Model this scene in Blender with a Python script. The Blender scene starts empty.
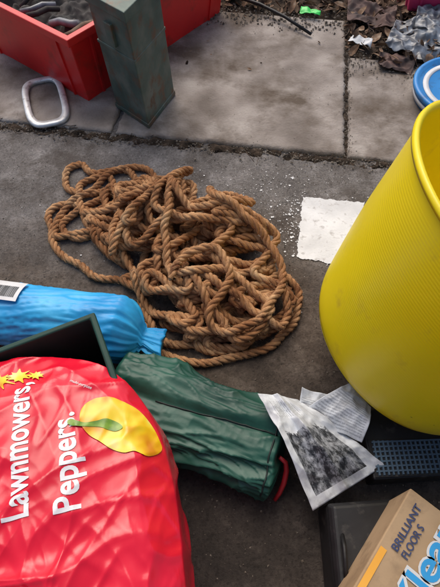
import bpy, bmesh, math, random
import numpy as np
from mathutils import Vector, Matrix, noise as mn
R=random.Random(7); rs=np.random.RandomState(5)
sc=bpy.context.scene; COL=sc.collection

# ---------------------------------------------------------------- helpers
def col(c): return (c[0],c[1],c[2],1)
def M(name,cols,scale=8,rough=.6,bump=0,bscale=60,metal=0,detail=4,spec=.5,coat=0,bdist=.003,rvar=0,trans=0,dirt=None,distort=0,coords='Object'):
    m=bpy.data.materials.new(name);m.use_nodes=True;n=m.node_tree.nodes;l=m.node_tree.links
    b=n['Principled BSDF'];tc=n.new('ShaderNodeTexCoord')
    nz=n.new('ShaderNodeTexNoise');nz.inputs['Scale'].default_value=scale;nz.inputs['Detail'].default_value=detail;nz.inputs['Distortion'].default_value=distort
    l.new(tc.outputs[coords],nz.inputs['Vector'])
    cr=n.new('ShaderNodeValToRGB');l.new(nz.outputs['Fac'],cr.inputs['Fac'])
    e=cr.color_ramp.elements
    if len(cols)==1: cols=[(.3,[x*.88 for x in cols[0][1]]),(.7,cols[0][1])]
    e[0].position=cols[0][0];e[0].color=col(cols[0][1]);e[1].position=cols[-1][0];e[1].color=col(cols[-1][1])
    for p,c in cols[1:-1]:
        x=e.new(p);x.color=col(c)
    out=cr.outputs['Color']
    if dirt:
        n2=n.new('ShaderNodeTexNoise');n2.inputs['Scale'].default_value=dirt[1];n2.inputs['Detail'].default_value=5;n2.inputs['Roughness'].default_value=.65
        l.new(tc.outputs[coords],n2.inputs['Vector'])
        mr=n.new('ShaderNodeMapRange');mr.inputs[1].default_value=dirt[2];mr.inputs[2].default_value=dirt[3]
        l.new(n2.outputs['Fac'],mr.inputs[0])
        mx=n.new('ShaderNodeMixRGB');l.new(mr.outputs[0],mx.inputs[0]);l.new(out,mx.inputs[1]);mx.inputs[2].default_value=col(dirt[0]);out=mx.outputs[0]
    l.new(out,b.inputs['Base Color'])
    b.inputs['Roughness'].default_value=rough;b.inputs['Metallic'].default_value=metal;b.inputs['Specular IOR Level'].default_value=spec
    if coat:b.inputs['Coat Weight'].default_value=coat
    if rvar:
        mr=n.new('ShaderNodeMapRange');mr.inputs[3].default_value=rough-rvar;mr.inputs[4].default_value=rough+rvar;l.new(nz.outputs['Fac'],mr.inputs[0]);l.new(mr.outputs[0],b.inputs['Roughness'])
    if bump:
        bz=n.new('ShaderNodeTexNoise');bz.inputs['Scale'].default_value=bscale;bz.inputs['Detail'].default_value=4
        l.new(tc.outputs[coords],bz.inputs['Vector'])
        bp=n.new('ShaderNodeBump');bp.inputs['Strength'].default_value=bump;bp.inputs['Distance'].default_value=bdist
        l.new(bz.outputs['Fac'],bp.inputs['Height']);l.new(bp.outputs[0],b.inputs['Normal'])
    return m
def obj(name,V,Fc,mat=None,smooth=False,parent=None):
    me=bpy.data.meshes.new(name);me.from_pydata([tuple(v) for v in V],[],[tuple(f) for f in Fc]);me.update()
    o=bpy.data.objects.new(name,me);COL.objects.link(o)
    if mat:me.materials.append(mat)
    if smooth:me.polygons.foreach_set('use_smooth',[True]*len(me.polygons))
    if parent:o.parent=parent
    return o
def fastobj(name,V,Q,mat,smooth=True,parent=None,uv=None):
    me=bpy.data.meshes.new(name);V=np.asarray(V,dtype=np.float32);Q=np.asarray(Q,dtype=np.int32)
    me.vertices.add(len(V));me.vertices.foreach_set('co',V.ravel())
    me.loops.add(Q.size);me.loops.foreach_set('vertex_index',Q.ravel())
    k=Q.shape[1];me.polygons.add(len(Q));me.polygons.foreach_set('loop_start',np.arange(0,Q.size,k,dtype=np.int32))
    me.polygons.foreach_set('loop_total',np.full(len(Q),k,dtype=np.int32))
    me.update(calc_edges=True)
    if uv is not None:
        ul=me.uv_layers.new(name='UVMap');ul.data.foreach_set('uv',np.asarray(uv,dtype=np.float32).ravel())
    if smooth:me.polygons.foreach_set('use_smooth',[True]*len(me.polygons))
    me.materials.append(mat);o=bpy.data.objects.new(name,me);COL.objects.link(o)
    if parent:o.parent=parent
    return o
def empty(name):
    o=bpy.data.objects.new(name,None);COL.objects.link(o);o.empty_display_size=.1;return o
def bevel(o,w,seg=2):
    m=o.modifiers.new('b','BEVEL');m.width=w;m.segments=seg;m.limit_method='ANGLE';return o
def hexa(name,B,T,mat,parent=None,bw=.004):
    o=obj(name,list(B)+list(T),[(3,2,1,0),(4,5,6,7),(0,1,5,4),(1,2,6,5),(2,3,7,6),(3,0,4,7)],mat,parent=parent)
    bm=bmesh.new();bm.from_mesh(o.data);bmesh.ops.recalc_face_normals(bm,faces=bm.faces);bm.to_mesh(o.data);bm.free()
    if bw:bevel(o,bw)
    return o
def container(name,corner,u,v,lu,lv,h,mat,t=.006,taper=.9,lip=.014,liph=.018,z0=0,ribs=True):
    root=empty(name);u=Vector(u).normalized();v=Vector(v).normalized();c=Vector(corner)
    cen=c+u*lu/2+v*lv/2
    def ring(z,s,off):
        k=taper+(1-taper)*s
        a,b=lu/2*k-off,lv/2*k-off
        return [Vector((*(cen+u*x*a+v*y*b),z)) for x,y in((-1,-1),(1,-1),(1,1),(-1,1))]
    zt=z0+h
    o0,o1=ring(z0,0,0),ring(zt,1,0);i0,i1=ring(z0+t,0,t),ring(zt,1,t)
    l0,l1,l2=ring(zt-liph,1,-lip),ring(zt,1,-lip),ring(zt-liph,1,0)
    V=o0+l2+l0+l1+i1+i0;F=[]
    for a in range(5):
        for k in range(4):
            j=(k+1)%4;F.append((a*4+k,a*4+j,a*4+4+j,a*4+4+k))
    F.append((3,2,1,0));F.append((20,21,22,23))
    b=obj('body',V,F,mat,parent=root);bevel(b,.004,3)
    if ribs:
        for k in range(4):
            j=(k+1)%4
            for s in ((.12,.88) if k%2 else (.1,.5,.9)):
                p0=o0[k].lerp(o0[j],s);p1=o1[k].lerp(o1[j],s);d=(o0[j]-o0[k]).normalized()*.006
                nn=Vector((d.y,-d.x,0)).normalized()*.007
                p1=p1+Vector((0,0,-liph-.001));
                hexa('rib',[p0-d-nn*.1,p0+d-nn*.1,p0+d+nn,p0-d+nn],[p1-d-nn*.1,p1+d-nn*.1,p1+d+nn,p1-d+nn],mat,root,.001)
    return root
def tube(pts,r,mat,name,parent=None,seg=8,closed=False):
    P=[Vector(p) for p in pts];n=len(P);V=[];F=[];N=None
    for i in range(n):
        t=(P[(i+1)%n]-P[i-1]) if closed else (P[min(i+1,n-1)]-P[max(i-1,0)])
        t.normalize()
        if N is None:N=t.orthogonal().normalized()
        N=(N-t*N.dot(t)).normalized();B=t.cross(N)
        rr=r[i] if hasattr(r,'__len__') else r
        for k in range(seg):
            a=2*math.pi*k/seg;V.append(P[i]+(N*math.cos(a)+B*math.sin(a))*rr)
    for i in range(n if closed else n-1):
        for k in range(seg):
            a=i*seg+k;b=i*seg+(k+1)%seg;c=((i+1)%n)*seg
            F.append((a,b,c+(k+1)%seg,c+k))
    if not closed:F.append(tuple(range(seg))[::-1]);F.append(tuple((n-1)*seg+k for k in range(seg)))
    return obj(name,V,F,mat,True,parent)
def fb(x,y,z=0,o=4): return mn.fractal(Vector((x,y,z)),1.0,2.0,o)
def ridge(x,y,z=0): 
    return 1-abs(mn.noise(Vector((x,y,z))))*2

# ---------------------------------------------------------------- world, sun, camera
w=bpy.data.worlds.new('World');sc.world=w;w.use_nodes=True
wn=w.node_tree.nodes;bg=wn['Background'];sky=wn.new('ShaderNodeTexSky');sky.sky_type='NISHITA';sky.sun_disc=False
SE,SA=math.radians(52),math.radians(-15)
sky.sun_elevation=SE;sky.sun_rotation=SA;sky.air_density=1;sky.dust_density=5;sky.ozone_density=1
w.node_tree.links.new(sky.outputs[0],bg.inputs[0]);bg.inputs[1].default_value=.145
sl=bpy.data.lights.new('sun','SUN');sl.energy=1.45;sl.angle=math.radians(50);sl.color=(1,.95,.87)
so=bpy.data.objects.new('sun',sl);COL.objects.link(so)
sd=Vector((math.sin(SA)*math.cos(SE),math.cos(SA)*math.cos(SE),math.sin(SE)))
so.rotation_euler=sd.to_track_quat('Z','Y').to_euler()
cd=bpy.data.cameras.new('camera');cam=bpy.data.objects.new('camera',cd);COL.objects.link(cam);sc.camera=cam
cam.location=(0,0,1.25);cam.rotation_euler=(math.radians(32),0,0)
cd.sensor_fit='VERTICAL';cd.sensor_height=36;cd.lens=28.2;cd.clip_end=500;cd.clip_start=.02
sc.view_settings.view_transform='Standard';sc.view_settings.look='None';sc.view_settings.exposure=0

# ---------------------------------------------------------------- ground
def ground_mat():
    m=bpy.data.materials.new('concrete_ground');m.use_nodes=True;n=m.node_tree.nodes;l=m.node_tree.links
    b=n['Principled BSDF'];tc=n.new('ShaderNodeTexCoord')
    def nz(s,d=4,r=.6):
        x=n.new('ShaderNodeTexNoise');x.inputs['Scale'].default_value=s;x.inputs['Detail'].default_value=d;x.inputs['Roughness'].default_value=r;l.new(tc.outputs['Object'],x.inputs['Vector']);return x
    def ramp(src,st):
        c=n.new('ShaderNodeValToRGB');l.new(src,c.inputs[0]);e=c.color_ramp.elements
        e[0].position,e[0].color=st[0][0],col(st[0][1]);e[1].position,e[1].color=st[-1][0],col(st[-1][1])
        for p,q in st[1:-1]:
            x=e.new(p);x.color=col(q)
        return c.outputs[0]
    def mix(f,a,c,t='MIX'):
        x=n.new('ShaderNodeMixRGB');x.blend_type=t
        for s,i in((f,0),(a,1),(c,2)):
            if hasattr(s,'is_output') : l.new(s,x.inputs[i])
            elif i==0:x.inputs[0].default_value=s
            else:x.inputs[i].default_value=col(s)
        return x.outputs[0]
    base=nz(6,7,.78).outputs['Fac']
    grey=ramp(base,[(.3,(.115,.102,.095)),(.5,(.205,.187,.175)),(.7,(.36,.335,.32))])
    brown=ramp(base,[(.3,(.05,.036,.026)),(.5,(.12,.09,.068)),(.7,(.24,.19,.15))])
    black=ramp(base,[(.3,(.022,.019,.016)),(.5,(.055,.045,.038)),(.7,(.12,.10,.085))])  # near-ground tone: darker dirt, plus shade between the items painted in
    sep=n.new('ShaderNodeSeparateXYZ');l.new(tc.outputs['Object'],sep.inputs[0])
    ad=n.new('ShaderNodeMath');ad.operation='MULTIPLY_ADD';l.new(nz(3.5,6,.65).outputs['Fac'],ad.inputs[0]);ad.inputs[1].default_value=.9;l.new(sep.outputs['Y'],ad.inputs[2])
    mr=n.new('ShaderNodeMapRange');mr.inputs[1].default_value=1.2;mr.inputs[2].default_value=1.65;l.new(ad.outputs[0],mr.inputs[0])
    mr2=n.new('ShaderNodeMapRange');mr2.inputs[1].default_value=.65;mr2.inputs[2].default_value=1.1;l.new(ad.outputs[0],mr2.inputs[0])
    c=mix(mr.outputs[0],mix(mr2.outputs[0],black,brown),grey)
    vo=n.new('ShaderNodeTexVoronoi');vo.inputs['Scale'].default_value=190;l.new(tc.outputs['Object'],vo.inputs['Vector'])
    sp=ramp(vo.outputs['Color'],[(0,(.35,.35,.35)),(.5,(1,1,1)),(1,(1.0,1.0,1.0))]);c=mix(.7,c,sp,'MULTIPLY')
    fl=nz(170,2,.7);fr=n.new('ShaderNodeMapRange');fr.inputs[1].default_value=.62;fr.inputs[2].default_value=.70;l.new(fl.outputs['Fac'],fr.inputs[0])
    fm=n.new('ShaderNodeMath');fm.operation='MULTIPLY';l.new(fr.outputs[0],fm.inputs[0]);l.new(mr.outputs[0],fm.inputs[1])
    c=mix(fm.outputs[0],c,(.45,.42,.39))
    dk=nz(2.6,8,.8);dr=n.new('ShaderNodeMapRange');dr.inputs[1].default_value=.50;dr.inputs[2].default_value=.61;dr.inputs[4].default_value=.65;l.new(dk.outputs['Fac'],dr.inputs[0])
    c=mix(dr.outputs[0],c,(.075,.058,.046))
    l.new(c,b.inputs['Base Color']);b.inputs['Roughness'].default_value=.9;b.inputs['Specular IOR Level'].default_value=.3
    bp=n.new('ShaderNodeBump');bp.inputs['Strength'].default_value=1;bp.inputs['Distance'].default_value=.007
    l.new(nz(80,5,.8).outputs['Fac'],bp.inputs['Height']);l.new(bp.outputs[0],b.inputs['Normal'])
    return m
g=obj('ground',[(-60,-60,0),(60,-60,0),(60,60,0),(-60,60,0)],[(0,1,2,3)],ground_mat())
slabm=M('slab_concrete',[(.3,(.17,.142,.122)),(.45,(.27,.233,.205)),(.55,(.34,.298,.265)),(.7,(.44,.395,.355))],scale=5,rough=.9,bump=1,bscale=110,detail=11,dirt=((.12,.092,.07),3.2,.46,.64),spec=.25)
th=math.radians(-8.5);su=Vector((math.cos(th),math.sin(th)));sv=Vector((-math.sin(th),math.cos(th)))
O=Vector((.492,1.405))
def slab(name,u0,u1,v0,v1,ztop,tilt=0):
    nx,ny=90,90;V=[];F=[]
    def e(t,n):return min(t,n-t)
    for j in range(ny+1):
        for i in range(nx+1):
            uu=u0+(u1-u0)*i/nx;vv=v0+(v1-v0)*j/ny
            edge=min(e(i,nx),e(j,ny))
            if i in(0,nx):uu+=.006*mn.noise(Vector((vv*14,u0*3,1)))+.007*mn.noise(Vector((vv*50,u0*3,1)))
            if j in(0,ny):vv+=.007*mn.noise(Vector((uu*14,v0*3,5)))+.007*mn.noise(Vector((uu*50,v0*3,1)))
            p=O+su*uu+sv*vv
            z=ztop+.0025*fb(p.x*6,p.y*6)+tilt*(uu-u0)
            if edge==0:z-=.007
            V.append((p.x,p.y,z))
    n=nx+1
    for j in range(ny):
        for i in range(nx):F.append((j*n+i,j*n+i+1,(j+1)*n+i+1,(j+1)*n+i))
    per=[i for i in range(n)]+[j*n+nx for j in range(1,n)]+[ny*n+i for i in range(nx-1,-1,-1)]+[j*n for j in range(ny-1,0,-1)]
    k0=len(V)
    for q in per:V.append((V[q][0],V[q][1],-.02))
    L=len(per)
    for k in range(L):
        a,b=per[k],per[(k+1)%L];F.append((b,a,k0+k,k0+(k+1)%L))
    return obj(name,V,F,slabm,True)
slab('paving_slab',-.93,-.008,.004,1.0,.016)
slab('paving_slab',.008,.93,.0,.68,.013,.004)
slab('paving_slab',-1.87,-.945,.012,1.0,.012)
slab('paving_slab',.945,1.87,.008,.68,.012)
slab('paving_slab',-2.8,-1.885,.012,1.0,.012)
soil=M('soil',[(.3,(.012,.009,.007)),(.5,(.045,.032,.023)),(.75,(.12,.085,.06))],scale=30,rough=1,bump=1,bscale=90,detail=6,bdist=.01,spec=.2)
def bumpy(name,x0,x1,y0,y1,nx,ny,zf,mat,frame=True):
    V=[];F=[]
    for j in range(ny+1):
        for i in range(nx+1):
            a=x0+(x1-x0)*i/nx;b=y0+(y1-y0)*j/ny
            p=O+su*a+sv*b if frame else Vector((a,b))
            V.append((p.x,p.y,zf(p.x,p.y,a,b)))
    n=nx+1
    for j in range(ny):
        for i in range(nx):F.append((j*n+i,j*n+i+1,(j+1)*n+i+1,(j+1)*n+i))
    return obj(name,V,F,mat,True)
bumpy('soil_bed',-2.9,3,.66,3.5,160,90,lambda x,y,a,b:-.022+.02*min(1,max(0,(b-(1.0 if a<0 else .66))*12))+.02+(.014*fb(x*7,y*7) if b>1.03 or(a>0 and b>.72) else 0),soil)
bumpy('joint_soil',-2.9,2,-.044,.016,500,8,lambda x,y,a,b:.0045+.011*mn.noise(Vector((x*25,y*25,0)))+.005*mn.noise(Vector((x*90,y*90,0)))-.009*abs((b+.014)/.03)**2,soil)
bumpy('joint_soil',-.010,.010,.0,1.0,4,90,lambda x,y,a,b:.005+.005*mn.noise(Vector((x*50,y*50,3))),soil)

# painted marking
pm=M('white_paint',[(.35,(.62,.62,.62)),(.6,(.80,.80,.80))],scale=10,rough=.7,bump=.4,bscale=110,dirt=((.40,.38,.36),40,.55,.72),detail=6)
pc=[(.306,1.20),(.53,1.171),(.45,.956),(.383,.893),(.259,.923)]
per=[]
for k in range(5):
    a=Vector(pc[k]);b=Vector(pc[(k+1)%5])
    for s in range(60):
        p=a.lerp(b,s/60);per.append((p.x+.006*mn.noise(Vector((p.x*40,p.y*40,0)))+.005*mn.noise(Vector((p.x*130,p.y*130,0))),p.y+.006*mn.noise(Vector((p.x*40,p.y*40,9)))+.005*mn.noise(Vector((p.x*130,p.y*130,4))),.003))
obj('painted_marking',per,[tuple(range(len(per)))],pm)
V=[];F=[]
def flake(V,F,x,y,z,r,n=7):
    a0=R.random()*6;k=len(V);s=R.uniform(.4,1);ro=R.random()*6
    for i in range(n):
        a=a0+i*2*math.pi/n;rr=r*R.uniform(.4,1.3);dx=math.cos(a)*rr;dy=math.sin(a)*rr*s
        V.append((x+dx*math.cos(ro)-dy*math.sin(ro),y+dx*math.sin(ro)+dy*math.cos(ro),z))
    F.append(tuple(range(k,k+n)))
for i in range(1300):
    x=R.gauss(.12,.28);y=R.gauss(1.15,.15)
    if y<1.36:flake(V,F,x,y,.0025+R.random()*.0008,R.choice([.0006,.0008,.001,.001,.0012,.0015,.002,.003]) )
for i in range(80):flake(V,F,R.gauss(.258,.018),R.uniform(.93,1.19),.0026,R.uniform(.001,.005))
for i in range(14):flake(V,F,R.gauss(.18,.08),R.gauss(1.18,.08),.0026,R.uniform(.003,.009),10)
obj('paint_flakes',V,F,pm)

# grit
V=[];F=[]
def pebble(x,y,z,r):
    k=len(V);c=Vector((x,y,z));P=[Vector(q)*r*R.uniform(.6,1.3) for q in((1,0,0),(0,1,0),(-1,0,0),(0,-1,0),(0,0,.7),(0,0,-.5))]
    a=R.random()*3;ro=Matrix.Rotation(a,3,'Z')
    V.extend([c+ro@q for q in P]);F.extend([(k+i,k+(i+1)%4,k+4) for i in range(4)]+[(k+(i+1)%4,k+i,k+5) for i in range(4)])
for i in range(2800):
    a=R.uniform(-2.2,1.2);p=O+su*a+sv*R.gauss(-.016,.024);pebble(p.x,p.y,.005,R.choice([.0015,.002,.003,.005]))
for i in range(600):
    p=O+su*R.gauss(0,.014)+sv*R.uniform(0,1);pebble(p.x,p.y,.014,R.choice([.0015,.002,.003]))
for i in range(3400):
    pebble(R.uniform(-.9,.9),R.uniform(.0,1.4),.001,R.choice([.0008,.001,.0015,.002,.003]))
for i in range(900):
    p=O+su*R.uniform(-1.8,.9)+sv*R.uniform(.02,.98);pebble(p.x,p.y,.017,R.choice([.0008,.001,.0015,.002]))
for i in range(1700):
    p=O+su*R.uniform(-1.3,1)+sv*(1.0+R.gauss(-.03,.06));pebble(p.x,p.y,.02,R.choice([.002,.003,.005,.008]))
for i in range(1500):
    p=O+su*R.uniform(0,1)+sv*(.68+R.gauss(0,.07));pebble(p.x,p.y,.018,R.choice([.002,.003,.005]))
obj('gravel_debris',V,F,M('grit',[(.3,(.03,.024,.02)),(.5,(.13,.105,.08)),(.7,(.32,.28,.23))],scale=120,rough=.95,detail=2))

lm=M('dead_leaves',[(.3,(.035,.018,.01)),(.45,(.13,.07,.038)),(.6,(.24,.15,.09)),(.75,(.42,.35,.27))],scale=22,rough=.85,detail=2)
V=[];F=[]
def leaf(x,y,z,s):
    k=len(V);ro=Matrix.Rotation(R.uniform(0,6.3),3,'Z')@Matrix.Rotation(R.gauss(0,.5),3,'X')@Matrix.Rotation(R.gauss(0,.5),3,'Y')
    W=R.uniform(.35,.6);c=R.uniform(.1,.5)
    pr=[(-1,0,0),(-.5,W*.8,c*.4),(.1,W,c*.5),(.65,W*.6,c*.3),(1.1,0,.1),(.65,-W*.6,c*.3),(.1,-W,c*.5),(-.5,-W*.8,c*.4),(-.5,0,0),(.1,0,-.05),(.65,0,0)]
    V.extend([Vector((x,y,z))+ro@(Vector(q)*s) for q in pr])
    F.extend([tuple(k+i for i in f) for f in((0,8,1),(1,8,9,2),(2,9,10,3),(3,10,4),(0,7,8),(7,6,9,8),(6,5,10,9),(5,4,10))])
for i in range(2600):
    a=R.uniform(-1.0,2.2);b=.98+abs(R.gauss(0,.5))+.05 if a<0 else .64+abs(R.gauss(0,.45))
    if a>0 and b<.78 and R.random()<.5:continue
    p=O+su*a+sv*b;leaf(p.x,p.y,.015+R.random()*.035,R.uniform(.008,.04))
for i in range(30):
    p=O+su*R.uniform(-1,.9)+sv*R.uniform(.5,1.0);leaf(p.x,p.y,.022,R.uniform(.005,.013))
obj('leaf_litter',V,F,lm)
twm=M('twig_bark',[(.3,(.02,.014,.01)),(.7,(.11,.07,.045))],scale=60,rough=.9)
tr=empty('twigs')
for i in range(80):
    a=R.uniform(-.9,1.6);b=(1.04 if a<0 else .72)+abs(R.gauss(0,.3));p=O+su*a+sv*b
    an=R.uniform(0,6.3);L=R.uniform(.05,.2);d=Vector((math.cos(an),math.sin(an),0));P0=Vector((p.x,p.y,.035+R.random()*.02))
    tube([P0+d*L*s+Vector((R.gauss(0,.004),R.gauss(0,.004),R.gauss(0,.003))) for s in(0,.25,.5,.75,1)],[.003,.0028,.0025,.002,.001],twm,'twig',tr,5)
for i in range(60):
    a=R.uniform(-2,.9);p=O+su*a+sv*R.gauss(-.015,.02);an=R.gauss(-.1,.7);L=R.uniform(.02,.06);d=Vector((math.cos(an),math.sin(an),0))
    tube([Vector((p.x,p.y,.012))+d*L*s+Vector((0,R.gauss(0,.003),0)) for s in(0,.3,.6,1)],.0012,twm,'twig',tr,4)
blk=M('black_plastic',[(.3,(.008,.008,.009)),(.7,(.02,.02,.022))],scale=12,rough=.5,bump=.2,bscale=40,dirt=((.06,.055,.05),30,.58,.75),spec=.35)
tube([(.08,2.56,.05),(.2,2.47,.055),(.32,2.36,.05),(.44,2.24,.03)],[.008,.009,.008,.007],blk,'black_stick')
gs=M('green_plastic',[(.3,(.02,.5,.06)),(.7,(.04,.75,.12))],scale=20,rough=.35)
def sheet(name,c,mat,nx=40,ny=40,amp=.01,fr=8,seed=0,parent=None,curl=None,thick=.0008,fine=0):
    V=[];F=[];c=[Vector(q) for q in c]
    for j in range(ny+1):
        for i in range(nx+1):
            s,t=i/nx,j/ny
            p=c[0].lerp(c[1],s).lerp(c[3].lerp(c[2],s),t)
            z=amp*fb(p.x*fr+seed,p.y*fr,seed,3)+amp*.6*(ridge(p.x*fr*1.6+seed,p.y*fr*1.6,seed)-.6)
            if fine:z+=fine*(ridge(p.x*fr*4,p.y*fr*4,seed)-.5)
            if curl:z+=curl(s,t)
            V.append((p.x,p.y,p.z+z))
    n=nx+1
    for j in range(ny):
        for i in range(nx):F.append((j*n+i,j*n+i+1,(j+1)*n+i+1,(j+1)*n+i))
    o=obj(name,V,F,mat,True,parent);uv=o.data.uv_layers.new(name='UVMap')
    for lp in o.data.loops:
        k=lp.vertex_index;uv.data[lp.index].uv=((k%n)/nx,(k//n)/ny)
    s=o.modifiers.new('s','SOLIDIFY');s.thickness=thick
    return o
sheet('green_plastic_scrap',[(.40,2.42,.04),(.50,2.39,.045),(.505,2.42,.05),(.41,2.46,.05)],gs,12,8,.008,20,3)
wp=M('white_paper',[(.3,(.5,.51,.52)),(.7,(.7,.71,.72))],scale=20,rough=.7)
sheet('paper_scrap',[(.60,2.15,.05),(.70,2.10,.045),(.715,2.15,.055),(.63,2.19,.055)],wp,14,10,.012,18,5)
sheet('paper_scrap',[(.50,2.62,.05),(.62,2.58,.045),(.64,2.66,.055),(.53,2.7,.055)],wp,14,10,.015,18,8)
cpm=M('clear_polythene',[(.35,(.10,.10,.11)),(.5,(.26,.28,.31)),(.65,(.58,.62,.66))],scale=22,rough=.3,detail=6,spec=.5)
b_=cpm.node_tree.nodes['Principled BSDF'];b_.inputs['Transmission Weight'].default_value=.4
sheet('crumpled_plastic_sheet',[(.76,2.10,.05),(.93,1.99,.04),(1.16,2.2,.07),(.86,2.32,.06)],cpm,80,80,.035,6,3,fine=.010)
sheet('crumpled_plastic_sheet',[(.92,2.22,.06),(1.15,2.16,.06),(1.25,2.42,.08),(.98,2.42,.07)],cpm,70,70,.035,6,12,fine=.010)
rgm=M('dark_rag',[(.35,(.03,.02,.02)),(.65,(.14,.08,.065))],scale=14,rough=.8)
sheet('dark_rag',[(.62,2.32,.04),(.84,2.26,.04),(.90,2.48,.06),(.66,2.56,.05)],rgm,60,60,.04,7,9,fine=.008)
sheet('dark_rag',[(.72,1.97,.03),(.86,1.93,.03),(.9,2.03,.05),(.74,2.08,.05)],rgm,50,50,.025,9,19,fine=.006)

# ---------------------------------------------------------------- red crate
red=M('red_plastic',[(.3,(.56,.012,.014)),(.7,(.74,.022,.02))],scale=5,rough=.42,bump=.15,bscale=60,dirt=((.28,.03,.02),9,.56,.78),rvar=.1)
cr=container('red_crate',(-.566,1.71),(.616,.788),(-.788,.616),.98,.72,.31,red,t=.008,taper=.93,lip=.02,liph=.03)
jm=[M('junk_dark',[(.3,(.012,.012,.012)),(.7,(.06,.05,.045))],scale=20,rough=.8),M('junk_brown',[(.3,(.08,.05,.03)),(.7,(.2,.13,.08))],scale=20,rough=.8),M('junk_grey',[(.3,(.12,.13,.14)),(.7,(.3,.32,.34))],scale=20,rough=.4)]
cx0=Vector((-.566,1.71))+Vector((.616,.788))*.49+Vector((-.788,.616))*.36
V=[];F=[];nn=110
for j in range(nn+1):
    for i in range(nn+1):
        a=(i/nn-.5)*.9;b=(j/nn-.5)*.64;p=cx0+Vector((.616,.788))*a+Vector((-.788,.616))*b
        V.append((p.x,p.y,.18+.05*fb(p.x*7,p.y*7,2)+.03*ridge(p.x*11,p.y*11)+.006*ridge(p.x*30,p.y*30,3)))
for j in range(nn):
    for i in range(nn):F.append((j*(nn+1)+i,j*(nn+1)+i+1,(j+1)*(nn+1)+i+1,(j+1)*(nn+1)+i))
obj('rag_heap',V,F,jm[0],True,cr)
for i in range(22):
    a=R.uniform(-.4,.4);b=R.uniform(-.28,.28);p=cx0+Vector((.616,.788))*a+Vector((-.788,.616))*b
    an=R.uniform(0,6.3);d=Vector((math.cos(an),math.sin(an),R.uniform(-.2,.2)))*R.uniform(.05,.11);c=Vector((p.x,p.y,.245))
    tube([c-d,c-d*.3+Vector((0,0,.01)),c+d*.4,c+d],[R.uniform(.006,.016)]*4,R.choice(jm),'tool_handle',cr,8)

# ---------------------------------------------------------------- green steel box
gm=M('green_steel',[(.3,(.04,.065,.055)),(.5,(.08,.12,.10)),(.68,(.17,.185,.155))],scale=9,rough=.5,bump=.4,bscale=50,metal=.2,detail=7,dirt=((.13,.08,.05),14,.51,.64),rvar=.12)
gb=empty('steel_box')
a=Vector((-.288,1.565));b=Vector((-.437,1.705));d=Vector((-.196,1.787));c=b+(d-a)
lean=Vector((-.02,-.02));HT=.475
B=[(*a,.0),(*d,.0),(*c,.0),(*b,.0)]
B=[(q[0],q[1],.002 if q[1]<1.6 else .017) for q in B]
def up(q,z,off=0):
    cen=(a+b+c+d)/4;v=Vector((q[0],q[1]));v=v+(v-cen).normalized()*off+lean*z/HT;return (v.x,v.y,z)
T=[up(q,HT) for q in B];hexa('body',B,T,gm,gb,.005)
for z0,z1,of in((HT-.03,HT+.006,.008),(.0,.02,.005),(.30,.312,.004)):
    hexa('band',[up(q,z0+.018*(z0==0),of) for q in B],[up(q,z1+.018*(z0==0),of) for q in B],gm,gb,.003)
fa,fb_=Vector((*a,0)),Vector((*b,0));nrm=Vector(((fb_-fa).y,-(fb_-fa).x,0)).normalized()
if nrm.y>0:nrm=-nrm
mid=fa.lerp(fb_,.5);t=(fb_-fa).normalized()
Z1=Vector((0,0,.33))+Vector((*lean,0))*.7;Z2=Vector((0,0,.41))+Vector((*lean,0))*.86
hexa('latch',[mid+s*t*.02+nrm*q+Z1 for s,q in((-1,-.003),(1,-.003),(1,.012),(-1,.012))],[mid+s*t*.02+nrm*q+Z2 for s,q in((-1,-.003),(1,-.003),(1,.012),(-1,.012))],gm,gb,.002)

# ---------------------------------------------------------------- oval metal ring
rm=M('galvanised_metal',[(.3,(.55,.57,.58)),(.7,(.75,.77,.79))],scale=30,rough=.45,metal=.5,dirt=((.25,.22,.2),40,.55,.72))
ro=math.radians(19);cen=Vector((-.745,1.735));V=[];F=[];n=96
prof=[(-.012,.002),(-.014,.014),(-.012,.018),(.010,.018),(.014,.014),(.015,.006),(.010,.003),(0,.0015)]
for i in range(n):
    t=2*math.pi*i/n;ct,st=math.cos(t),math.sin(t);e=3.6
    bx=abs(ct)**(2/e)*(1 if ct>0 else -1);by=abs(st)**(2/e)*(1 if st>0 else -1)
    for o_,z in prof:
        x=bx*(.076+o_);y=by*(.155+o_)
        V.append((cen.x+x*math.cos(ro)-y*math.sin(ro),cen.y+x*math.sin(ro)+y*math.cos(ro),z+.014+.003*math.sin(t*2+1)))
m_=len(prof)
for i in range(n):
    for k in range(m_):F.append((i*m_+k,i*m_+(k+1)%m_,((i+1)%n)*m_+(k+1)%m_,((i+1)%n)*m_+k))
o_r=obj('oval_metal_ring',V,F,rm,True)

# ---------------------------------------------------------------- rope
def catmull(P,step):
    P=np.array(P);out=[]
    for i in range(len(P)-3):
        p0,p1,p2,p3=P[i:i+4];L=np.linalg.norm(p2-p1);k=max(2,int(L/step*1.15))
        t=np.linspace(0,1,k,endpoint=False)[:,None]
        out.append(.5*((2*p1)+(-p0+p2)*t+(2*p0-5*p1+4*p2-p3)*t*t+(-p0+3*p1-3*p2+p3)*t**3))
    return np.vstack(out)
poly=[(-.50,1.24),(-.42,1.30),(-.13,1.27),(.0,1.19),(.11,1.05),(.18,.9),(.235,.72),(.20,.63),(.1,.575),(-.08,.55),(-.2,.6),(-.29,.76),(-.42,.93),(-.5,1.05)]
def inside(x,y):
    c=False;n=len(poly)
    for i in range(n):
        x1,y1=poly[i];x2,y2=poly[(i+1)%n]
        if (y1>y)!=(y2>y) and x<(x2-x1)*(y-y1)/(y2-y1)+x1:c=not c
    return c
RC=random.Random(77)
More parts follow.
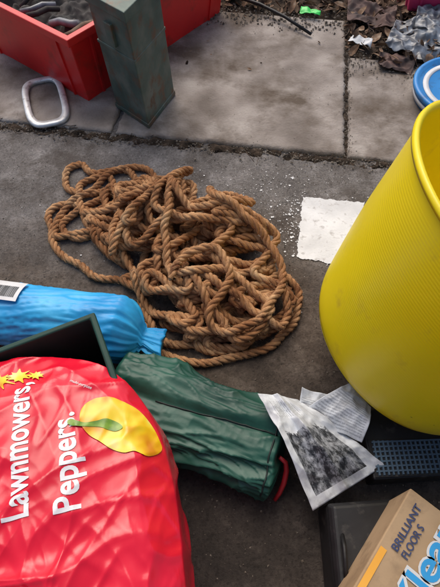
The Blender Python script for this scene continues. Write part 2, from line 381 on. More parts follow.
def clampp(q,c=(-.1,.92)):
    x,y=q;k=1
    while not inside(c[0]+(x-c[0])*k,c[1]+(y-c[1])*k) and k>.1:k*=.95
    k*=1 if k==1 else RC.uniform(.86,1.04)
    return (c[0]+(x-c[0])*k,c[1]+(y-c[1])*k)
ctrl=[(-.20,.72),(-.235,.66),(-.20,.585),(-.12,.545),(-.02,.54),(.07,.56),(.16,.60),(.22,.66),(.245,.74),(.22,.84),(.13,.80),(.03,.68),(-.06,.60),(-.16,.60),(-.22,.68),(-.27,.80)]
ctrl+=[(-.40,.84),(-.53,.93),(-.59,1.03),(-.60,1.13),(-.53,1.15),(-.45,1.12),(-.37,1.16),(-.30,1.24),(-.36,1.33),(-.47,1.31),(-.53,1.36),(-.58,1.33),(-.57,1.25),(-.50,1.2),(-.40,1.22),(-.33,1.14),(-.40,1.04),(-.5,1.0),(-.55,1.06),(-.50,1.13),(-.40,1.2),(-.42,1.29),(-.5,1.27),(-.52,1.2),(-.46,1.06),(-.38,.94),(-.3,.88),(-.36,.98),(-.45,1.02)]
ctrl+=[(-.56,1.0),(-.56,1.12),(-.47,1.22),(-.40,1.32),(-.28,1.33),(-.24,1.25),(-.33,1.18),(-.43,1.1),(-.42,.98),(-.33,.9)]
def wander(way,seed,r0,r1,n0,n1,a0=.35,a1=.8):
    Q=random.Random(seed);ang=Q.random()*6
    for wi in range(len(way)-1):
        a=np.array(way[wi]);b=np.array(way[wi+1])
        nst=Q.randint(n0,n1);rad=Q.uniform(r0,r1);asp=Q.uniform(a0,a1);ori=Q.uniform(0,3.14);dr=Q.choice([1,1,-1])
        for s in range(nst):
            c=a+(b-a)*s/nst;ang+=dr*Q.uniform(.7,1.7);rr=rad*Q.uniform(.5,1.45)
            if Q.random()<.15:dr=-dr
            x=math.cos(ang)*rr;y=math.sin(ang)*rr*asp
            ctrl.append(clampp((c[0]+x*math.cos(ori)-y*math.sin(ori),c[1]+x*math.sin(ori)+y*math.cos(ori))))
way=[(-.42,1.12),(-.36,1.2),(-.22,1.2),(-.10,1.15),(.0,1.08),(.09,.98),(.14,.84),(.14,.72),(.02,.64),(-.12,.68),(-.22,.84),(-.3,1.0),(-.18,1.1),(-.05,1.0),(.03,.86),(-.05,.72),(-.16,.84),(-.26,.98),(-.36,1.1),(-.27,1.18),(-.12,1.12),(.04,1.02),(.12,.88),(.06,.74),(-.1,.66),(-.18,.78)]
wander(way,3,.06,.13,5,8)
wander([(-.2,.76),(-.1,.9),(.02,.98),(.1,.84),(.16,.7),(.05,.66),(-.05,.78),(-.2,.9),(-.3,1.05),(-.38,1.16),(-.2,1.2),(-.05,1.12),(.06,1.02)],11,.06,.12,5,8)
wander([(.06,1.02),(.12,.9),(.08,.76),(.16,.68),(-.02,.62),(-.14,.7),(-.2,.86),(-.1,1.0),(-.24,1.08),(-.34,1.16),(-.16,1.16),(0,1.05),(.04,.9),(-.1,.8)],23,.05,.10,5,8)
wander([(-.1,.8),(-.2,1.0),(-.3,1.12),(-.1,1.05),(.05,.98),(.1,.8),(.0,.7),(-.12,.75)],31,.14,.2,4,6,.25,.5)
ctrl+=[clampp(q) for q in [(-.16,1.12),(-.1,1.02),(.05,1.02),(.10,1.05),(.03,1.12),(-.04,1.08),(.05,.98),(.15,.9),(.19,.78),(.13,.66),(.02,.6),(-.03,.66),(.03,.75),(.0,.84),(-.1,.84),(-.14,.74),(-.1,.62)]]
d=.0125
path=catmull(ctrl,.005)
ds=np.linalg.norm(np.diff(path,axis=0),axis=1);s=np.r_[0,np.cumsum(ds)];N=int(s[-1]/.005);si=np.linspace(0,s[-1],N)
path=np.stack([np.interp(si,s,path[:,0]),np.interp(si,s,path[:,1])],1)
x=np.arange(N)*.005
path[:,0]+=.004*np.sin(x*31)+.003*np.sin(x*57+1);path[:,1]+=.004*np.sin(x*37+2)
cell=.004;ox,oy=-.8,.4;hm=np.zeros((300,300))
kk=int(d/cell)+1;yy,xx=np.mgrid[-kk:kk+1,-kk:kk+1];dist=np.sqrt(xx**2+yy**2)*cell;disc=dist<=d;dome=np.where(disc,np.sqrt(np.maximum(d*d-dist**2,0)),0)
ix=((path[:,0]-ox)/cell).astype(int);iy=((path[:,1]-oy)/cell).astype(int)
def req(i):
    i=min(i,N-1);return hm[iy[i]-2:iy[i]+3,ix[i]-2:ix[i]+3].max()+d*.72
z=np.zeros(N);prev=d;slope=.6
for i in range(N):
    zz=max(req(i+j)-slope*j*.005 for j in(0,3,6,10,15))
    zz=max(zz,prev-slope*.005,d*.95);z[i]=zz;prev=zz
    k=i-14
    if k>=0:
        sl_=hm[iy[k]-kk:iy[k]+kk+1,ix[k]-kk:ix[k]+kk+1];np.maximum(sl_,np.where(disc,z[k]+dome*.7,0),out=sl_)
g_=np.exp(-.5*(np.arange(-8,9)/3)**2);g_/=g_.sum();z=np.convolve(np.pad(z,8,'edge'),g_,'valid')
zraw=z.max();z=d+(z-d)*min(1,.19/zraw)
# the heap sags towards its rim
er=np.sqrt(((path[:,0]+.11)/.42)**2+((path[:,1]-.92)/.38)**2)
z=d+(z-d)*np.clip(1.0-.45*np.clip(er-.5,0,1)/.5,.5,1)
P3=np.c_[path,z]
T=np.gradient(P3,axis=0);T/=np.linalg.norm(T,axis=1)[:,None]
Nn=np.zeros_like(P3);v=np.array([0,0,1.])
for i in range(N):
    v=v-T[i]*v.dot(T[i]);v/=np.linalg.norm(v);Nn[i]=v
Bn=np.cross(T,Nn)
ph=np.arange(N)*.005/.068*2*math.pi
Q=[];VV=[];UVs=[];seg=8;base=0
for st in range(3):
    p=ph+st*2*math.pi/3;C=P3+.0065*(np.cos(p)[:,None]*Nn+np.sin(p)[:,None]*Bn)
    Tc=np.gradient(C,axis=0);Tc/=np.linalg.norm(Tc,axis=1)[:,None]
    A=np.cos(p)[:,None]*Nn+np.sin(p)[:,None]*Bn;A-=Tc*(A*Tc).sum(1)[:,None];A/=np.linalg.norm(A,axis=1)[:,None];Bc=np.cross(Tc,A)
    rad=.0070*(1+.05*np.sin(np.arange(N)*.9+st)+.05*rs.randn(N))
    al=np.arange(seg)*2*math.pi/seg
    rj=rad[:,None]*(1+.04*rs.randn(N,seg))
    ring=C[:,None,:]+rj[:,:,None]*(np.cos(al)[None,:,None]*A[:,None,:]+np.sin(al)[None,:,None]*Bc[:,None,:])
    VV.append(ring.reshape(-1,3))
    i=np.arange(N-1)[:,None]*seg;k=np.arange(seg)[None,:];k2=(k+1)%seg
    Q.append(np.stack([i+k,i+k2,i+seg+k2,i+seg+k],-1).reshape(-1,4)+base);base+=N*seg
    ii=np.arange(N-1)[:,None]+0*k;kk_=k+0*ii
    u0=ii*.005+st*50;u1=u0+.005;v0=kk_/seg+u0*9;v1=(kk_+1)/seg+u0*9;w0=kk_/seg+u1*9;w1=(kk_+1)/seg+u1*9
    UVs.append(np.stack([np.stack([u0,v0],-1),np.stack([u0,v1],-1),np.stack([u1,w1],-1),np.stack([u1,w0],-1)],-2).reshape(-1,2))
rpm=M('rope_fibre',[(.3,(.27,.115,.048)),(.45,(.46,.225,.10)),(.58,(.60,.33,.16)),(.72,(.72,.46,.25))],scale=11,rough=.9,detail=6,spec=.15,dirt=((.17,.065,.03),20,.50,.70))
n=rpm.node_tree.nodes;l=rpm.node_tree.links;b=n['Principled BSDF']
uvn=n.new('ShaderNodeUVMap');mp=n.new('ShaderNodeMapping');mp.inputs['Scale'].default_value=(60,14,1);l.new(uvn.outputs[0],mp.inputs[0])
nz=n.new('ShaderNodeTexNoise');nz.inputs['Scale'].default_value=1;nz.inputs['Detail'].default_value=5;nz.inputs['Roughness'].default_value=.75;l.new(mp.outputs[0],nz.inputs[0])
mr=n.new('ShaderNodeMapRange');mr.inputs[1].default_value=.3;mr.inputs[2].default_value=.7;mr.inputs[3].default_value=.45;mr.inputs[4].default_value=1.3;l.new(nz.outputs['Fac'],mr.inputs[0])
src=b.inputs['Base Color'].links[0].from_socket
vm=n.new('ShaderNodeVectorMath');vm.operation='SCALE';l.new(src,vm.inputs[0]);l.new(mr.outputs[0],vm.inputs['Scale']);l.new(vm.outputs[0],b.inputs['Base Color'])
bp=n.new('ShaderNodeBump');bp.inputs['Strength'].default_value=1;bp.inputs['Distance'].default_value=.0026;l.new(nz.outputs['Fac'],bp.inputs['Height']);l.new(bp.outputs[0],b.inputs['Normal'])
fastobj('rope',np.vstack(VV),np.vstack(Q),rpm,uv=np.vstack(UVs))
hair=M('rope_hair',[(.3,(.42,.23,.10)),(.7,(.74,.50,.29))],scale=30,rough=.9)
NF=30000;ki=rs.randint(0,N-1,NF);aa=rs.rand(NF)*6.283
c=P3[ki]+.0125*(np.cos(aa)[:,None]*Nn[ki]+np.sin(aa)[:,None]*Bn[ki])
dd=T[ki]*rs.uniform(-.013,.013,(NF,1))+rs.randn(NF,3)*.0032+(np.cos(aa)[:,None]*Nn[ki]+np.sin(aa)[:,None]*Bn[ki])*.003
w_=np.array([.00022,.00022,0])
FV=np.stack([c-w_,c+w_,c+dd],1).reshape(-1,3);FQ=np.arange(NF*3).reshape(-1,3)
fo=fastobj('fibres',FV,FQ,hair,False,bpy.data.objects['rope'])

# ---------------------------------------------------------------- yellow tub
ym=M('yellow_rubber',[(.3,(.86,.66,.004)),(.7,(.90,.72,.008))],scale=3,rough=.33,bump=.12,bscale=35,dirt=((.66,.48,.03),11,.60,.82),rvar=.08,spec=.45)
tub=empty('yellow_tub');r0,r1,h=.2714,.3566,.480;al=.396;phi=.092
prof=[]
for k in range(6):prof.append((r0*.96*k/5,0.004 if k<5 else 0))
K=620
for k in range(K+1):
    s=k/K;rr=r0+(r1-r0)*s-.014*math.exp(-s*28)+.006*math.sin(math.pi*s)
    prof.append((rr+.00010*(math.sin(s*2*math.pi*74)) *(1 if .05<s<.93 else 0),h*s))
prof+=[(r1+.008,h-.010),(r1+.010,h-.004),(r1+.009,h+.003),(r1+.003,h+.005),(r1-.004,h+.001)]
for k in range(12):
    s=1-k/11;prof.append((r0+(r1-r0)*s-.0065,.006+(h-.02)*s))
prof+=[(r0*.5,.007),(0,.007)]
n=144
def dent(a,s): return (.010*math.sin(2*a+.6)+.004*math.sin(5*a))*s+.012*math.sin(math.pi*min(1,max(0,s)))*mn.noise(Vector((math.cos(a)*2.2,math.sin(a)*2.2,s*2.2)))
V=[]
for i in range(n):
    a=2*math.pi*i/n
    for rr,zz in prof:
        k=1+dent(a,zz/h);V.append((rr*math.cos(a)*k,rr*math.sin(a)*k,zz))
m_=len(prof)
Q=[]
for i in range(n):
    for k in range(m_-1):Q.append((i*m_+k,((i+1)%n)*m_+k,((i+1)%n)*m_+k+1,i*m_+k+1))
tb=fastobj('body',V,Q,ym,True,tub)
ax=Vector((math.sin(al)*math.cos(phi),math.sin(al)*math.sin(phi),math.cos(al)))
tub.rotation_mode='QUATERNION';tub.rotation_quaternion=ax.to_track_quat('Z','Y');tub.location=(.4986,.5686,.003+r0*math.sin(al))
rotm=ax.to_track_quat('Z','Y').inverted().to_matrix()
dl=rotm@Vector((1,-.15,0));sgn=math.atan2(dl.y,dl.x);hp=[]
for k in range(17):
    t=k/16;a=sgn+(t-.5)*.5;hp.append(((r1+.006)*math.cos(a),(r1+.006)*math.sin(a),h-.012+.06*math.sin(math.pi*t)**.7))
tube(hp,.010,ym,'handle',tub,10)
scm=M('scuff',[(.3,(.03,.025,.01)),(.7,(.09,.07,.02))],scale=30,rough=.8)
sv_=[];sf_=[]
for i in range(60):
    a=R.uniform(2.6,4.6);s=R.uniform(.1,.9)
    if i==0:a,s=3.75,.38
    q=len(sv_);e=R.choice([.0006,.0008,.001,.0012,.0016]);m2=7;asp=R.uniform(.6,3)
    if i==0:e=.0045;asp=.7
    for k in range(m2):
        t=k/m2*6.283;s3=s+math.sin(t)*e*R.uniform(.5,1.3)/h;rr=r0+(r1-r0)*s3+.006*math.sin(math.pi*s3)
        a3=a+math.cos(t)*e*asp/rr*R.uniform(.5,1.3);rr=rr*(1+dent(a3,s3))+.0012
        sv_.append((rr*math.cos(a3),rr*math.sin(a3),s3*h))
    sf_.append(tuple(range(q,q+m2)))
obj('scuffs',sv_,sf_,scm,False,tub)

# ---------------------------------------------------------------- dark tray under the tub
tl=M('teal_grey_plastic',[(.3,(.04,.075,.12)),(.7,(.08,.135,.19))],scale=10,rough=.5,bump=.3,bscale=80)
tray=empty('ribbed_plastic_tray')
hexa('base',[(.37,.205,.002),(.72,.225,.002),(.71,.40,.002),(.36,.38,.002)],[(.37,.205,.075),(.72,.225,.075),(.71,.40,.075),(.36,.38,.075)],blk,tray,.006)
for k in range(28):
    x0=.382+k*.0115
    hexa('ridge',[(x0,.214+k*.0005,.0788),(x0+.005,.214+k*.0005,.0788),(x0+.004,.298,.0788),(x0-.001,.298,.0788)],[(x0+.0005,.215+k*.0005,.083),(x0+.0045,.215+k*.0005,.083),(x0+.0035,.297,.083),(x0-.0005,.297,.083)],tl,tray,0)
for k in range(7):
    y0=.222+k*.0115
    hexa('cross_ridge',[(.378,y0,.0786),(.70,y0+.012,.0786),(.70,y0+.016,.0786),(.378,y0+.004,.0786)],[(.378,y0,.0824),(.70,y0+.012,.0824),(.70,y0+.016,.0824),(.378,y0+.004,.0824)],tl,tray,0)
hexa('deck',[(.375,.21,.0752),(.71,.225,.0752),(.70,.305,.0752),(.37,.30,.0752)],[(.375,.21,.079),(.71,.225,.079),(.70,.305,.079),(.37,.30,.079)],blk,tray,.001)

# ---------------------------------------------------------------- blue wrapped roll
bm_=M('blue_polythene',[(.3,(.015,.26,.60)),(.55,(.03,.40,.78)),(.75,(.10,.54,.88))],scale=7,rough=.42,bump=.3,bscale=30,detail=5,spec=.45,bdist=.004)
br=empty('blue_wrapped_roll')
A=Vector((-.95,.70,.10));Bp=Vector((-.25,.60,.098));t=(Bp-A).normalized();L=(Bp-A).length
up_=Vector((0,0,1));sd_=t.cross(up_).normalized();up2=sd_.cross(t)
V=[];F=[];ns,nt=190,110
ext=L+.085
for i in range(ns+1):
    q=i/ns*ext
    if q<L-.035:rad=.094
    else:
        u=(q-(L-.035))/(ext-L+.035);rad=.094*math.sqrt(max(0,1-(u*1.75)**2)) if u<.55 else 0
        rad=max(rad,.017+.016*max(0,(u-.5))*2)
    for k in range(nt):
        a=2*math.pi*k/nt
        f1=.0035*mn.noise(Vector((q*6,math.cos(a)*1.3,math.sin(a)*1.3)))+.006*(ridge(q*5+math.cos(a)*2,math.cos(a)*3,math.sin(a)*3)-.6)+.004*(ridge(q*14+math.cos(a)*6,math.cos(a)*4,math.sin(a)*4)**3-.3)
        if q>L-.12:
            u=min(1,(q-(L-.12))/.14);f1+=u*.008*(ridge(math.cos(a)*3+q*5,math.sin(a)*3,2)-.3)*(rad/.094+.5)+u*.003*math.sin(a*7+q*25)*(rad/.094+.25)
        sq=1-.08*abs(math.sin(a));fl=.45 if q>L+.03 else 1
        rr=(rad+f1)*sq
        p=A+t*q+sd_*math.cos(a)*rr*(1.5 if fl<1 else 1)+up2*math.sin(a)*rr*fl+Vector((.012*mn.noise(Vector((math.cos(a)*2,math.sin(a)*2,1)))*max(0,(q-L)/.085),-.03*max(0,(q-L+.02)/.14),-.05*max(0,(q-L+.03)/.15)))
        V.append(p)
for i in range(ns):
    for k in range(nt):F.append((i*nt+k,i*nt+(k+1)%nt,(i+1)*nt+(k+1)%nt,(i+1)*nt+k))
F.append(tuple(range(nt))[::-1]);F.append(tuple(ns*nt+k for k in range(nt)))
obj('roll',V,F,bm_,True,br)
lab=M('label_white',[(.3,(.62,.62,.62)),(.7,(.74,.74,.74))],scale=20,rough=.5)
ink=M('black_ink',[(.3,(.012,.012,.014)),(.7,(.03,.03,.03))],scale=20,rough=.5)
def onroll(q,a,of):
    rr=.0985+of;sq=1-.08*abs(math.sin(a));rr*=sq
    return A+t*q+sd_*math.cos(a)*rr+up2*math.sin(a)*rr
def patch(name,q0,q1,a0,a1,of,mat):
    V=[];F=[]
    for i in range(9):
        for j in range(9):V.append(onroll(q0+(q1-q0)*i/8,a0+(a1-a0)*j/8,of))
    for i in range(8):
        for j in range(8):F.append((i*9+j,i*9+j+1,(i+1)*9+j+1,(i+1)*9+j))
    return obj(name,V,F,mat,True,br)
patch('label',.27,.405,1.50,2.35,.003,lab)
q=.335
while q<.392:
    w_=R.choice([.0012,.002,.003]);patch('barcode_bar',q,q+w_,1.62,2.05,.0042,ink);q+=w_+R.choice([.0014,.002])

# ---------------------------------------------------------------- dark green crate
gcm=M('dark_green_plastic',[(.3,(.006,.035,.025)),(.7,(.012,.055,.04))],scale=8,rough=.55,bump=.15,bscale=50,spec=.3)
dc=container('dark_green_crate',(-.294,.515),(-.87,-.40),(.41,-.91),.62,.235,.33,gcm,t=.006,taper=.93,lip=.008,liph=.02)

# ---------------------------------------------------------------- compost bag
BC=Vector((-.405,-.025));BA,BB,BR=.345,.44,math.radians(9)
def exq(u,v):return 2.7 if (u>0 and v>0) else 5
def rho(x,y):
    dx,dy=x-BC.x,y-BC.y;u=dx*math.cos(BR)+dy*math.sin(BR);v=-dx*math.sin(BR)+dy*math.cos(BR)
    e=exq(u,v)
    return (abs(u/BA)**e+abs(v/BB)**e)**(1/e)
def crs(x,y,s,p=3): return max(0,ridge(x,y,s))**p
def fold(x,y,ang,fx,fy,s,p):
    c,q=math.cos(ang),math.sin(ang);u=x*c+y*q;v=-x*q+y*c
    v+=.03*mn.noise(Vector((x*6,y*6,s)))
    return max(0,1-abs(mn.noise(Vector((u*fx,v*fy,s))))*3.2)**p
def bagz(x,y):
    r=min(1,rho(x,y))
    z=.315+.070*(1-r**4)**.9
    z+=.012*(ridge(x*4+y*2.5,y*2.5-x*1.5,4)-.6)+.0012*mn.noise(Vector((x*22,y*22,2)))
    z+=.0055*fold(x,y,.5,3,12,1,2)+.0045*fold(x,y,2.2,3,11,5,2)+.0025*fold(x,y,1.3,6,24,8,1.6)
    lo=max(0,min(1,(.17-y)*4))
    z+=lo*(.014*fold(x,y,.35,2.5,8,9,2.0)+.012*fold(x,y,1.9,3,9,13,2.0)+.007*fold(x,y,1.1,5,18,17,1.8)+.004*fold(x,y,2.6,8,26,21,1.6))
    ed=max(0,(r-.78)/.22)
    if ed>0:
        z+=ed*.007*(crs(x*16,y*16,3)-.4)
    return z
V=[];F=[];nt,nr=420,230
for j in range(1,nr+1):
    r=(j/nr)**.9
    for i in range(nt):
        a=2*math.pi*i/nt;ca,sa=math.cos(a),math.sin(a);e=exq(ca,sa);k=r/((abs(ca)**e+abs(sa)**e)**(1/e))
        u=ca*k*BA;v=sa*k*BB;x=BC.x+u*math.cos(BR)-v*math.sin(BR);y=BC.y+u*math.sin(BR)+v*math.cos(BR)
        V.append((x,y,bagz(x,y)))
last=V[-nt:]
for j in range(1,41):
    s=j/40
    for i in range(nt):
        x,y,z=last[i];dx,dy=x-BC.x,y-BC.y
        bul=1+.035*math.sin(s*math.pi)**.8-.10*s*s+.03*s*(1-s)*4*(crs(x*9,y*9,s*2)-.4)
        V.append((BC.x+dx*bul,BC.y+dy*bul,z*(1-s)+.004*s))
tot=nr+40
for j in range(tot-1):
    for i in range(nt):F.append((j*nt+i,(j+1)*nt+i,(j+1)*nt+(i+1)%nt,j*nt+(i+1)%nt))
F.append(tuple(range(nt)))
bagm=M('red_polythene',[(.3,(.62,.006,.025)),(.55,(.74,.010,.035)),(.75,(.82,.02,.05))],scale=5,rough=.22,bump=.12,bscale=22,detail=3,spec=.5,bdist=.005)
bag=empty('compost_bag');obj('sack',V,F,bagm,True,bag)
def drape(o,fn,lift,cell=.004):
    bm=bmesh.new();bm.from_mesh(o.data)
    xs=[v.co.x for v in bm.verts];ys=[v.co.y for v in bm.verts]
    for lo,hi,nv in((min(xs),max(xs),Vector((1,0,0))),(min(ys),max(ys),Vector((0,1,0)))):
        c=math.floor(lo/cell)*cell
        while c<hi:
            bmesh.ops.bisect_plane(bm,geom=bm.verts[:]+bm.edges[:]+bm.faces[:],plane_co=nv*c,plane_no=nv,dist=1e-6);c+=cell
    for v in bm.verts:v.co.z=fn(v.co.x,v.co.y)+lift
    bmesh.ops.recalc_face_normals(bm,faces=bm.faces)
    for f in bm.faces:f.smooth=True
    bm.to_mesh(o.data);bm.free()
def text(name,s,p0,p1,hgt,mat,parent,bold=.0,fn=None,lift=.0014,z=0):
    cu=bpy.data.curves.new(name,'FONT');cu.body=s;cu.size=1;cu.offset=bold;cu.resolution_u=4
    to=bpy.data.objects.new(name+'_tmp',cu);COL.objects.link(to);bpy.context.view_layer.update()
    me=bpy.data.meshes.new_from_object(to.evaluated_get(bpy.context.evaluated_depsgraph_get()));bpy.data.objects.remove(to)
    xs=[v.co.x for v in me.vertices];x0,x1=min(xs),max(xs)
    p0,p1=Vector(p0),Vector(p1);dd=p1-p0;L=dd.length;dd.normalize();up=Vector((-dd.y,dd.x))
    for v in me.vertices:
        q=p0+dd*((v.co.x-x0)/(x1-x0)*L)+up*(v.co.y/.7*hgt);v.co=(q.x,q.y,z)
    o=bpy.data.objects.new(name,me);COL.objects.link(o);me.materials.clear();me.materials.append(mat);o.parent=parent
    if fn:drape(o,fn,lift)
    return o
wi=M('white_ink',[(.3,(.72,.70,.70)),(.7,(.82,.80,.80))],scale=20,rough=.35)
text('print_lawnmowers','Lawnmowers,',(-.322,.092),(-.388,.346),.043,wi,bag,.022,bagz)
text('print_peppers','Peppers.',(-.238,.105),(-.286,.280),.043,wi,bag,.022,bagz)
text('print_small','multi-purpose',(-.308,.347),(-.262,.330),.006,wi,bag,.01,bagz)
def blob(name,pts,mat,fn=bagz,lift=.0014,parent=bag):
    P=catmull([pts[-1]]+list(pts)+[pts[0],pts[1]],.004)
    o=obj(name,[(p[0],p[1],0) for p in P],[tuple(range(len(P)))],mat,False,parent);drape(o,fn,lift);return o
yp=M('pepper_print',[(.3,(.66,.24,.01)),(.42,(.85,.50,.01)),(.56,(.9,.68,.04)),(.72,(.93,.82,.42))],scale=17,rough=.28,detail=2)
gp=M('stem_print',[(.3,(.08,.19,.01)),(.7,(.28,.45,.04))],scale=50,rough=.32)
blob('print_pepper',[(-.268,.258),(-.272,.286),(-.255,.308),(-.225,.314),(-.195,.306),(-.165,.292),(-.140,.268),(-.122,.240),(-.114,.215),(-.135,.200),(-.160,.207),(-.180,.203),(-.205,.210),(-.225,.222),(-.250,.236)],yp,lift=.0024)
blob('print_stem',[(-.292,.256),(-.288,.264),(-.262,.258),(-.240,.262),(-.222,.268),(-.200,.262),(-.188,.252),(-.200,.244),(-.214,.246),(-.232,.251),(-.258,.250),(-.280,.250)],gp,lift=.0036)
fr_=random.Random(4)
for i,(cx_,cy_,r_) in enumerate(((-.46,.352,.032),(-.42,.362,.026),(-.50,.342,.03),(-.385,.364,.018))):
    pts=[];m5=9
    for k in range(m5*2):
        a=k/(m5*2)*2*math.pi;rr=r_*((1+fr_.uniform(-.25,.25)) if k%2 else .5+fr_.uniform(-.1,.1));pts.append((cx_+rr*math.cos(a)*1.15,cy_+rr*math.sin(a)*.7))
    blob('print_flower',pts,yp,lift=.0018+i*.0005)

# ---------------------------------------------------------------- dark green fabric bag
gfm=M('green_nylon',[(.3,(.006,.042,.029)),(.55,(.011,.070,.047)),(.75,(.03,.12,.085))],scale=6,rough=.45,bump=.25,bscale=35,detail=5,spec=.45,bdist=.004)
gf=empty('green_fabric_bag')
A2,B2=Vector((-.30,.430,.068)),Vector((.150,.262,.062))
t2=(B2-A2).normalized();L2=(B2-A2).length;s2=t2.cross(Vector((0,0,1))).normalized();u2=s2.cross(t2)
def gfp(q,a,extra=0):
    s=q/L2
    e=1
    if s<.05:e=math.sqrt(max(0,1-((.05-s)/.05)**2))
    if s>.975:e=math.sqrt(max(0,1-((s-.975)/.025)**2))
    e=max(e,.03)
    w=.104+.006*math.sin(s*7);hh=.058
    ca,sa=math.cos(a),math.sin(a)
    px=abs(ca)**(.75)*(1 if ca>0 else -1)*w;pz=abs(sa)**(.75)*(1 if sa>0 else -1)*hh
    f=.010*(ridge(q*3+ca*1.0,ca*1.6+s*2,sa*1.6)-.6)+.005*mn.noise(Vector((q*7,ca*1.5,sa*1.5)))+.009*(crs(q*5+ca*3,ca*2.2-q*5,1,4)-.2)+.004*(crs(q*12-ca*4,ca*4,5,4)-.2)
    st=1/(1+math.exp(-( -ca-.18+.10*math.sin(q*11))*40)) if sa>0 else 0
    f+=.016*st-.008*math.exp(-((-ca-.12+.10*math.sin(q*11))*14)**2)*(sa>0)
    k=1+(f+extra)/.085
    p=A2+t2*(q+(.008*math.sin(a*2+1)+.006*mn.noise(Vector((ca*3,sa*3,7))))*max(0,(s-.85)/.15))+s2*px*k*e+u2*pz*k*e
    p.z=max(p.z,.003+.001*abs(sa));return p
V=[];F=[];ns,nt=180,180
for i in range(ns+1):
    for k in range(nt):V.append(gfp(L2*i/ns,2*math.pi*k/nt))
for i in range(ns):
    for k in range(nt):F.append((i*nt+k,i*nt+(k+1)%nt,(i+1)*nt+(k+1)%nt,(i+1)*nt+k))
F.append(tuple(range(nt))[::-1]);F.append(tuple(ns*nt+k for k in range(nt)))
obj('bag',V,F,gfm,True,gf)
pip=M('dark_piping',[(.3,(.004,.012,.01)),(.7,(.01,.02,.018))],rough=.6)
tube([gfp(L2*(.3+.66*i/30),math.acos(max(-1,min(1,-.12+.10*math.sin(L2*(.3+.66*i/30)*11)))),.002) for i in range(31)],.0022,pip,'seam',gf,6)
tube([gfp(L2*.95,.15+math.pi*.95*i/30,.001) for i in range(31)],.0022,pip,'hem_cord',gf,6)
tube([(.145,.255,.09),(.160,.245,.08),(.164,.23,.06),(.158,.205,.04),(.148,.185,.02),(.136,.17,.008)],[.005,.006,.007,.007,.006,.005],M('red_strap',[(.3,(.35,.01,.015)),(.7,(.5,.02,.03))],rough=.5),'strap',gf,8)

# ---------------------------------------------------------------- leaflets
def printmat(name,kind):
    m=bpy.data.materials.new(name);m.use_nodes=True;n=m.node_tree.nodes;l=m.node_tree.links;b=n['Principled BSDF']
    uv=n.new('ShaderNodeUVMap');sp=n.new('ShaderNodeSeparateXYZ');l.new(uv.outputs[0],sp.inputs[0])
    def mth(op,a,b_=None):
        x=n.new('ShaderNodeMath');x.operation=op
        for i,q in enumerate((a,b_)):
            if q is None:continue
            if hasattr(q,'is_output'):l.new(q,x.inputs[i])
            else:x.inputs[i].default_value=q
        return x.outputs[0]
    U,Vv=sp.outputs[0],sp.outputs[1]
    def box(u0,u1,v0,v1):
        return mth('MULTIPLY',mth('MULTIPLY',mth('GREATER_THAN',U,u0),mth('LESS_THAN',U,u1)),mth('MULTIPLY',mth('GREATER_THAN',Vv,v0),mth('LESS_THAN',Vv,v1)))
    def noise(s,d=6,r=.8):
        nz=n.new('ShaderNodeTexNoise');nz.inputs['Scale'].default_value=s;nz.inputs['Detail'].default_value=d;nz.inputs['Roughness'].default_value=r;l.new(uv.outputs[0],nz.inputs['Vector']);return nz.outputs['Fac']
    cr=n.new('ShaderNodeValToRGB');l.new(noise(9),cr.inputs[0]);e=cr.color_ramp.elements
    e[0].position=.44;e[0].color=(.02,.022,.026,1);e[1].position=.64;e[1].color=(.45,.47,.50,1)
    pr=n.new('ShaderNodeValToRGB');l.new(noise(3,6,.7),pr.inputs[0]);e=pr.color_ramp.elements
    e[0].position=.35;e[0].color=(.40,.41,.42,1);e[1].position=.55;e[1].color=(.68,.71,.74,1)
    mx=n.new('ShaderNodeMixRGB');l.new(pr.outputs[0],mx.inputs[1])
    if kind=='photo':
        ed=mth('ADD',U,mth('MULTIPLY',mth('SUBTRACT',noise(7,3),.5),.35))
        msk=mth('MULTIPLY',box(.22,.92,.10,.84),mth('GREATER_THAN',ed,.40))
        l.new(msk,mx.inputs[0]);l.new(cr.outputs[0],mx.inputs[2])
        m2=n.new('ShaderNodeMixRGB');ln=mth('MULTIPLY',mth('MULTIPLY',mth('GREATER_THAN',mth('SINE',mth('MULTIPLY',Vv,170)),.2),mth('GREATER_THAN',noise(60,1),.45)),box(.08,.26,.15,.62));l.new(mth('MULTIPLY',ln,.55),m2.inputs[0]);l.new(mx.outputs[0],m2.inputs[1]);m2.inputs[2].default_value=(.12,.12,.13,1)
        out=m2.outputs[0]
    else:
        l.new(mth('MULTIPLY',mth('MULTIPLY',mth('GREATER_THAN',mth('SINE',mth('MULTIPLY',Vv,110)),.1),mth('GREATER_THAN',noise(45,1),.42)),mth('MULTIPLY',.6,box(.05,.95,.06,.8))),mx.inputs[0]);mx.inputs[2].default_value=(.2,.22,.25,1);out=mx.outputs[0]
    l.new(out,b.inputs['Base Color']);b.inputs['Roughness'].default_value=.5
    return m
sheet('printed_leaflet',[(.093,.392,.150),(.212,.135,.10),(.40,.238,.10),(.20,.392,.12)],printmat('leaflet_print','photo'),90,90,.018,9,2,curl=lambda s,t:.035*math.sin(s*math.pi)*(1-t*.5)-.02*(s*t)+.012*max(0,1-abs(t-.45)*9),fine=.003)
sheet('printed_leaflet',[(.20,.36,.10),(.345,.285,.10),(.385,.375,.11),(.335,.432,.13)],printmat('newsprint','lines'),60,60,.012,9,6,curl=lambda s,t:.03*math.sin(t*math.pi),fine=.003)
sheet('printed_leaflet',[(.19,.33,.09),(.26,.30,.09),(.30,.40,.11),(.21,.42,.12)],printmat('newsprint_b','lines'),50,50,.012,9,9,fine=.003)

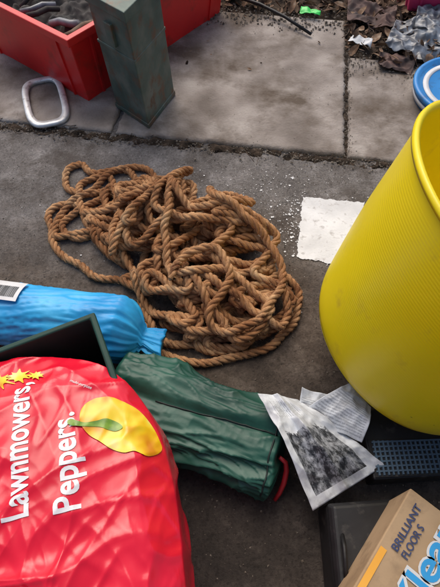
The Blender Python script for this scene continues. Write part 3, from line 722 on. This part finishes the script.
# ---------------------------------------------------------------- black case and cardboard box
kc=empty('black_case')
hexa('body',[(.235,-.10,.002),(.40,-.10,.002),(.40,.165,.002),(.24,.155,.002)],[(.24,-.095,.10),(.395,-.095,.10),(.395,.16,.10),(.245,.15,.10)],blk,kc,.01)
hexa('lid',[(.238,-.098,.101),(.397,-.098,.101),(.397,.162,.101),(.243,.152,.101)],[(.25,-.09,.118),(.385,-.09,.118),(.385,.152,.118),(.255,.143,.118)],blk,kc,.006)
tube([(.265,.0,.115),(.262,.02,.135),(.264,.06,.138),(.268,.085,.115)],.005,blk,'handle',kc,8)
cb=M('cardboard',[(.3,(.36,.24,.13)),(.7,(.52,.36,.21))],scale=6,rough=.8,bump=.2,bscale=90,dirt=((.24,.16,.09),14,.54,.76))
bx=empty('cardboard_box')
c0=Vector((.387,.160));e1=Vector((-.643,-.766));e2=Vector((.766,-.643))
def r4(z,i=0,l1=.36,l2=.30):
    q=c0+(e1+e2)*i
    return [(*q,z),(*(q+e2*(l2-2*i)),z),(*(q+e2*(l2-2*i)+e1*(l1-2*i)),z),(*(q+e1*(l1-2*i)),z)]
hexa('carton',r4(.002,.004),r4(.25),cb,bx,.003)
orm=M('orange_print',[(.3,(.75,.33,.03)),(.7,(.85,.42,.05))],scale=10,rough=.6)
nav=M('navy_print',[(.3,(.02,.03,.09)),(.7,(.05,.07,.15))],scale=60,rough=.6)
blu=M('blue_print',[(.3,(.02,.25,.55)),(.7,(.03,.34,.68))],scale=10,rough=.6)
def onbox(a,b):return c0+e1*a+e2*b
def quad(name,a0,a1,b0,b1,z,mat):
    return obj(name,[(*onbox(a0,b0),z),(*onbox(a0,b1),z),(*onbox(a1,b1),z),(*onbox(a1,b0),z)],[(0,1,2,3)],mat,False,bx)
quad('print_panel',.13,.34,.005,.018,.2515,orm)
tpm=M('tape',[(.3,(.45,.32,.2)),(.7,(.56,.4,.25))],rough=.25)
quad('tape',.004,.356,.20,.25,.2512,tpm)
wbp=M('white_print',[(.3,(.6,.6,.58)),(.7,(.7,.7,.68))],rough=.6)
text('print_small',"BRILLIANT",onbox(.120,.034),onbox(.02,.034),.014,nav,bx,.02,None,z=.253)
text('print_small',"FLOOR S",onbox(.120,.055),onbox(.05,.055),.014,nav,bx,.02,None,z=.253)
text('print_big',"Klean",onbox(.200,.112),onbox(.01,.112),.050,wbp,bx,.075,None,z=.2526)
text('print_big',"Klean",onbox(.200,.112),onbox(.01,.112),.050,blu,bx,.02,None,z=.2535)

# ---------------------------------------------------------------- pink crate and blue tub lid, top right
pk=M('pink_plastic',[(.3,(.6,.04,.13)),(.7,(.75,.07,.2))],scale=5,rough=.4)
container('pink_crate',(.93,2.44),(.99,-.1),(.1,.99),.6,.45,.16,pk,t=.007,taper=.93,lip=.015,liph=.02,z0=.03)
bk=empty('blue_tub_lid')
bb=M('blue_plastic',[(.3,(.02,.2,.55)),(.7,(.04,.3,.7))],scale=6,rough=.4,dirt=((.05,.12,.25),20,.55,.75))
def lathe(name,prof,c,mat,parent,n=72):
    V=[];F=[];m=len(prof)
    for i in range(n):
        a=2*math.pi*i/n
        for r_,z_ in prof:V.append((c[0]+r_*math.cos(a),c[1]+r_*math.sin(a),z_))
    for i in range(n):
        for k in range(m-1):F.append((i*m+k,((i+1)%n)*m+k,((i+1)%n)*m+k+1,i*m+k+1))
    return obj(name,V,F,mat,True,parent)
bc=(1.045,1.75)
lathe('body',[(.0,.016),(.21,.016),(.222,.06),(.228,.062),(.230,.075),(.224,.082),(.212,.080),(.205,.066),(0,.066)],bc,bb,bk)
lathe('white_band',[(.2165,.030),(.2185,.030),(.2225,.05),(.2205,.05)],bc,lab,bk)
lathe('white_band',[(.165,.0665),(.165,.069),(.188,.069),(.188,.0665)],bc,lab,bk)
lathe('rib_ring',[(.090,.0665),(.093,.071),(.100,.071),(.103,.0665)],bc,bb,bk)
